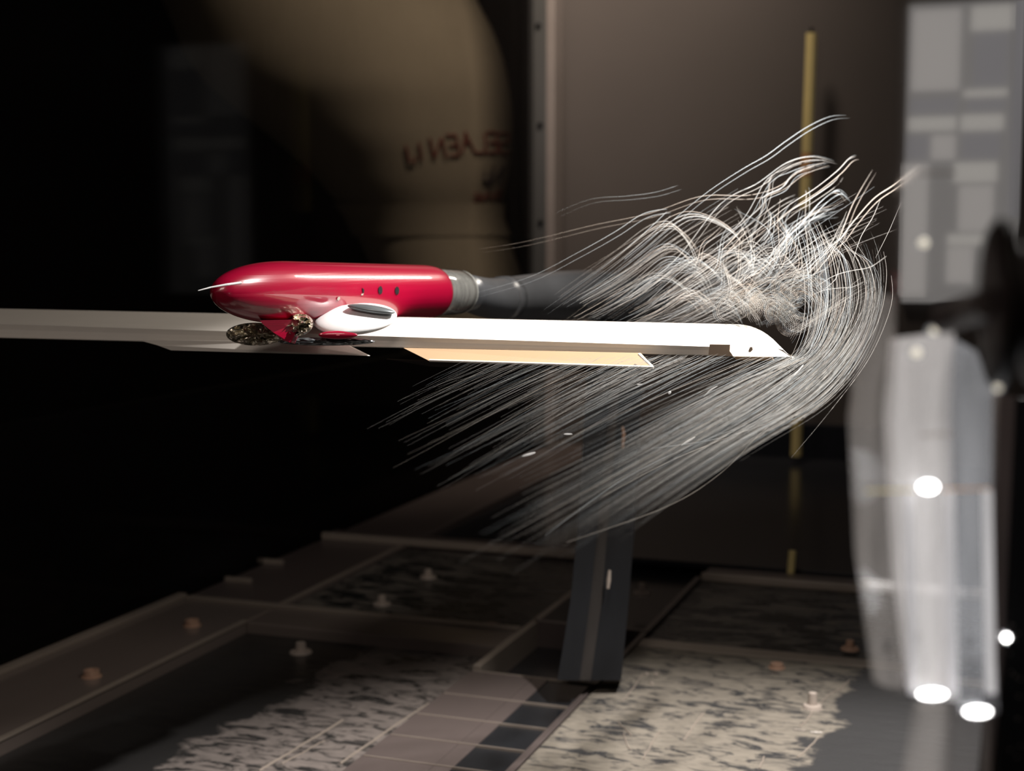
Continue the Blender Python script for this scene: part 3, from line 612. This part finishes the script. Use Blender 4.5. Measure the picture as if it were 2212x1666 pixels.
# long thin rising lines above the wing
for i in range(56):
    x0 = lerp(1180, 1590, random.random()**.7); ln = random.uniform(160, 420); sl = random.uniform(.5, .66); Y = random.uniform(1.1, 1.16)
    y0 = random.uniform(640, 706); x1 = x0+ln; y1 = y0-ln*sl
    c = [(x0, y0, Y), (lerp(x0, x1, .33), lerp(y0, y1, .30), Y+.03), (lerp(x0, x1, .66), lerp(y0, y1, .66)-random.uniform(-4, 10), Y+.06), (x1, y1+random.uniform(-5, 10), Y+.1)]
    strand(pick(), c, .00015*random.uniform(.4, 1), 26, dbl=.0026 if random.random() < .4 else 0, wob=.001)
for c, r in [([(1000, 640, 1.1), (1140, 600, 1.12), (1250, 545, 1.14), (1330, 500, 1.16), (1390, 462, 1.18), (1445, 451, 1.2)], .0002), ([(1160, 680, 1.1), (1300, 580, 1.12), (1390, 505, 1.15), (1443, 455, 1.2)], .00016),
             ([(980, 545, 1.2), (1120, 525, 1.2), (1280, 487, 1.2), (1400, 462, 1.2), (1492, 430, 1.21), (1540, 422, 1.22), (1619, 422, 1.24), (1682, 403, 1.26), (1730, 369, 1.28), (1793, 347, 1.3)], .00026),
             ([(1180, 470, 1.2), (1270, 432, 1.2), (1350, 424, 1.2), (1413, 416, 1.2), (1467, 400, 1.2)], .00011)]:
    strand(pick(), c, r, 40, lambda t: min(1, t*1.6)*min(1, (1-t)*14), dbl=.0035)
# plume strands rising over the tip
PL = [([(1350, 560), (1445, 483), (1527, 416), (1603, 366), (1654, 337), (1698, 305), (1745, 274), (1793, 252), (1834, 249)], .0004),
      ([(1360, 640), (1460, 560), (1556, 441), (1635, 397), (1698, 353), (1755, 339), (1806, 350)], .0004), ([(1400, 650), (1500, 560), (1600, 480), (1655, 390), (1700, 365), (1745, 350), (1790, 345)], .0003),
      ([(1500, 600), (1587, 536), (1698, 448), (1761, 407), (1809, 369), (1834, 343), (1850, 338)], .00042), ([(1480, 640), (1560, 600), (1690, 470), (1750, 430), (1800, 395), (1815, 375)], .0003),
      ([(1740, 600), (1793, 536), (1818, 514), (1844, 479), (1888, 429), (1935, 397), (1992, 353)], .00045), ([(1700, 640), (1760, 590), (1806, 530), (1844, 438), (1888, 362)], .00028),
      ([(1620, 600), (1698, 517), (1730, 486), (1771, 438), (1809, 413), (1834, 435)], .0005), ([(1640, 600), (1690, 530), (1714, 492), (1761, 460), (1809, 449)], .00038), ([(1650, 590), (1700, 520), (1725, 490), (1765, 470), (1806, 463)], .0003),
      ([(1600, 560), (1640, 470), (1660, 410), (1668, 380), (1720, 345)], .00024), ([(1560, 520), (1640, 450), (1650, 425), (1690, 405), (1720, 372), (1793, 352)], .00032),
      ([(1500, 570), (1600, 500), (1680, 440), (1720, 420)], .0003), ([(1720, 640), (1745, 560), (1740, 480), (1742, 420), (1738, 410)], .0002), ([(1660, 600), (1680, 560), (1700, 500), (1690, 470), (1718, 425)], .00028),
      ([(1560, 540), (1590, 510), (1608, 490)], .0005), ([(1650, 520), (1662, 500), (1666, 465), (1660, 455)], .00036), ([(1690, 545), (1700, 510), (1692, 490)], .0004)]
for c, r in PL:
    for q in range(3):
        o = random.gauss(0, 5)*(q > 0); n_ = len(c)
        strand(pick(), [(a+o*(1-.6*k/n_), b-o*.6, 1.14+.2*k/(n_-1)) for k, (a, b) in enumerate(c)], r*(1 if q == 0 else .5), 40, lambda t: min(1, .25+t*1.1)*min(1, (1-t)*5), dbl=.003 if q == 0 else 0)
for i in range(45):       # wavy bundle between tangle and plume
    x0 = random.gauss(1640, 70); y0 = random.uniform(560, 680); a = random.uniform(.6, 1.5); ln = random.uniform(70, 190)
    c = [(x0, y0, 1.08)]; x, y = x0, y0
    for k in range(4):
        a += random.gauss(0, .38); x += math.cos(a)*ln/4; y -= math.sin(a)*ln/4; c.append((x, y, 1.08+.04*(k+1)))
    strand(pick(), c, .00024*random.uniform(.4, 1), 24, dbl=.002 if random.random() < .5 else 0, wob=.0012)
# tangle: arcs circling the vortex core
for i in range(48):
    f = i % 6
    cx, cy = [(1650, 662), (1715, 640), (1600, 668), (1680, 690), (1708, 694), (1724, 668)][f]; cx += random.gauss(0, 14); cy += random.gauss(0, 9)
    R_ = random.uniform(14, 62) if f else random.uniform(20, 85); a0 = random.uniform(-.8, 2.2); sp_ = random.uniform(1.4, 3.4); q = random.uniform(.7, 1.2); tl_ = random.uniform(-.6, .6); dR = random.uniform(2.5, 5)
    for m_ in range(random.randint(4, 9)):
        rr0 = R_-dR*m_
        if rr0 < 5: break
        c = []
        for k in range(7):
            a = a0+.05*m_+sp_*k/6; rr = rr0*(1-.10*k/6); x, y = rr*math.cos(a), -rr*math.sin(a)*q
            c.append((cx+x*math.cos(tl_)-y*math.sin(tl_), min(cy+x*math.sin(tl_)+y*math.cos(tl_), 704+max(0, cx+x-1600)*.45), 1.07+.006*k))
        strand(pick(), c, .00014*random.uniform(.6, 1.1), 26)
# right-hand arcs falling from the plume back round the tip
for i in range(40):
    u = random.random(); x = lerp(1745, 1890, u)+random.gauss(0, 8)
    c = [(x-lerp(20, 60, u), lerp(470, 520, u)+random.gauss(0, 22), 1.10), (x-5, lerp(540, 570, u), 1.08), (x+lerp(2, 14, u), 640, 1.06), (x-lerp(5, 25, u), 715, 1.03), (x-lerp(30, 75, u), 780, 1.0)]
    strand(pick(), c, .00017*random.uniform(.4, 1), 30, dbl=.0022 if random.random() < .3 else 0, wob=.001)
for c in [[(1700, 1000, .9), (1800, 880, .95), (1880, 770, 1.0), (1925, 660, 1.04), (1925, 590, 1.08)], [(1820, 820, .98), (1895, 700, 1.02), (1915, 600, 1.06), (1908, 540, 1.08)], [(1890, 560, 1.08), (1920, 500, 1.1), (1950, 430, 1.12)]]:
    strand(pick(), c, .00016, 30)
NM = {'streak': 'white', 'streak_warm': 'cream', 'streak_cool': 'bluish'}
for k in S: tag(S[k].build('bubble_streaks', k), f'tangle of fine {NM[k]} curling bubble streaks above the lit wing tip', 'streaks', 'curling bubble streaks over the wing tip', 'stuff')
for k in sw: tag(sw[k].build('bubble_streaks', k.replace('streak', 'sweep')), f'sheaf of fine {NM[k]} bubble streaks sweeping up from lower left to the wing tip', 'streaks', 'bubble streaks sweeping to the wing tip', 'stuff')
# faint jet of fine bubbles leaving the tip
J = Strands()
for i in range(42):
    o = random.gauss(0, 1); t1 = random.uniform(.2, 1); s0 = random.uniform(-.05, .5)*t1
    x1, y1 = lerp(1705, 1905, t1), lerp(722, 592, t1)
    c = [(lerp(1705, 1905, s0)+o*4, lerp(722, 592, s0)+o*5, 1.03), (lerp(1705, 1905, (s0+t1)/2)+o*5, lerp(722, 592, (s0+t1)/2)+o*7, 1.0), (x1+o*6, y1+o*10, .95)]
    strand(J, c, .00007*random.uniform(.3, 1), 12, wob=.0015)
tag(J.build('bubble_jet', 'streak'), 'soft straight jet of fine bubbles rising right from the wing tip', 'jet', None, 'stuff')
# individual bright bubble traces
for c, r, lb in [([(1657, 864, .93), (1690, 835, .94), (1715, 812, .95), (1735, 789, .96)], .0007, 'long bright curved bubble trace below right of the wing tip'), ([(1472, 962, .9), (1487, 953, .9), (1502, 944, .9)], .0006, 'short bright straight bubble trace in the middle of the sweep'),
                 ([(1520, 857, .93), (1535, 843, .93), (1550, 834, .93)], .0005, 'short bright kinked bubble trace under the tape patch'), ([(1444, 851, .93), (1449, 846, .93)], .0009, 'bright bubble dot below the end of the amber flap'),
                 ([(1128, 986, .8), (1142, 982, .8), (1156, 978, .8)], .0007, 'pale slanted bubble dash at the left of the sweep'), ([(1218, 938, .85), (1236, 938, .85)], .0005, 'tiny level bubble dash left of the strut'), ([(1376, 831, .93), (1388, 830, .93)], .0004, 'tiny bubble dash just under the amber flap tip')]:
    P = cat([onY(*q) for q in c], 12); o = obj('bubble_trace', sweep(P, [r*(.35+.65*math.sin(math.pi*k/11)) for k in range(12)], 6), 'streak_hot', None, True); tag(o, lb, 'bubble trace', 'bright single bubble traces')
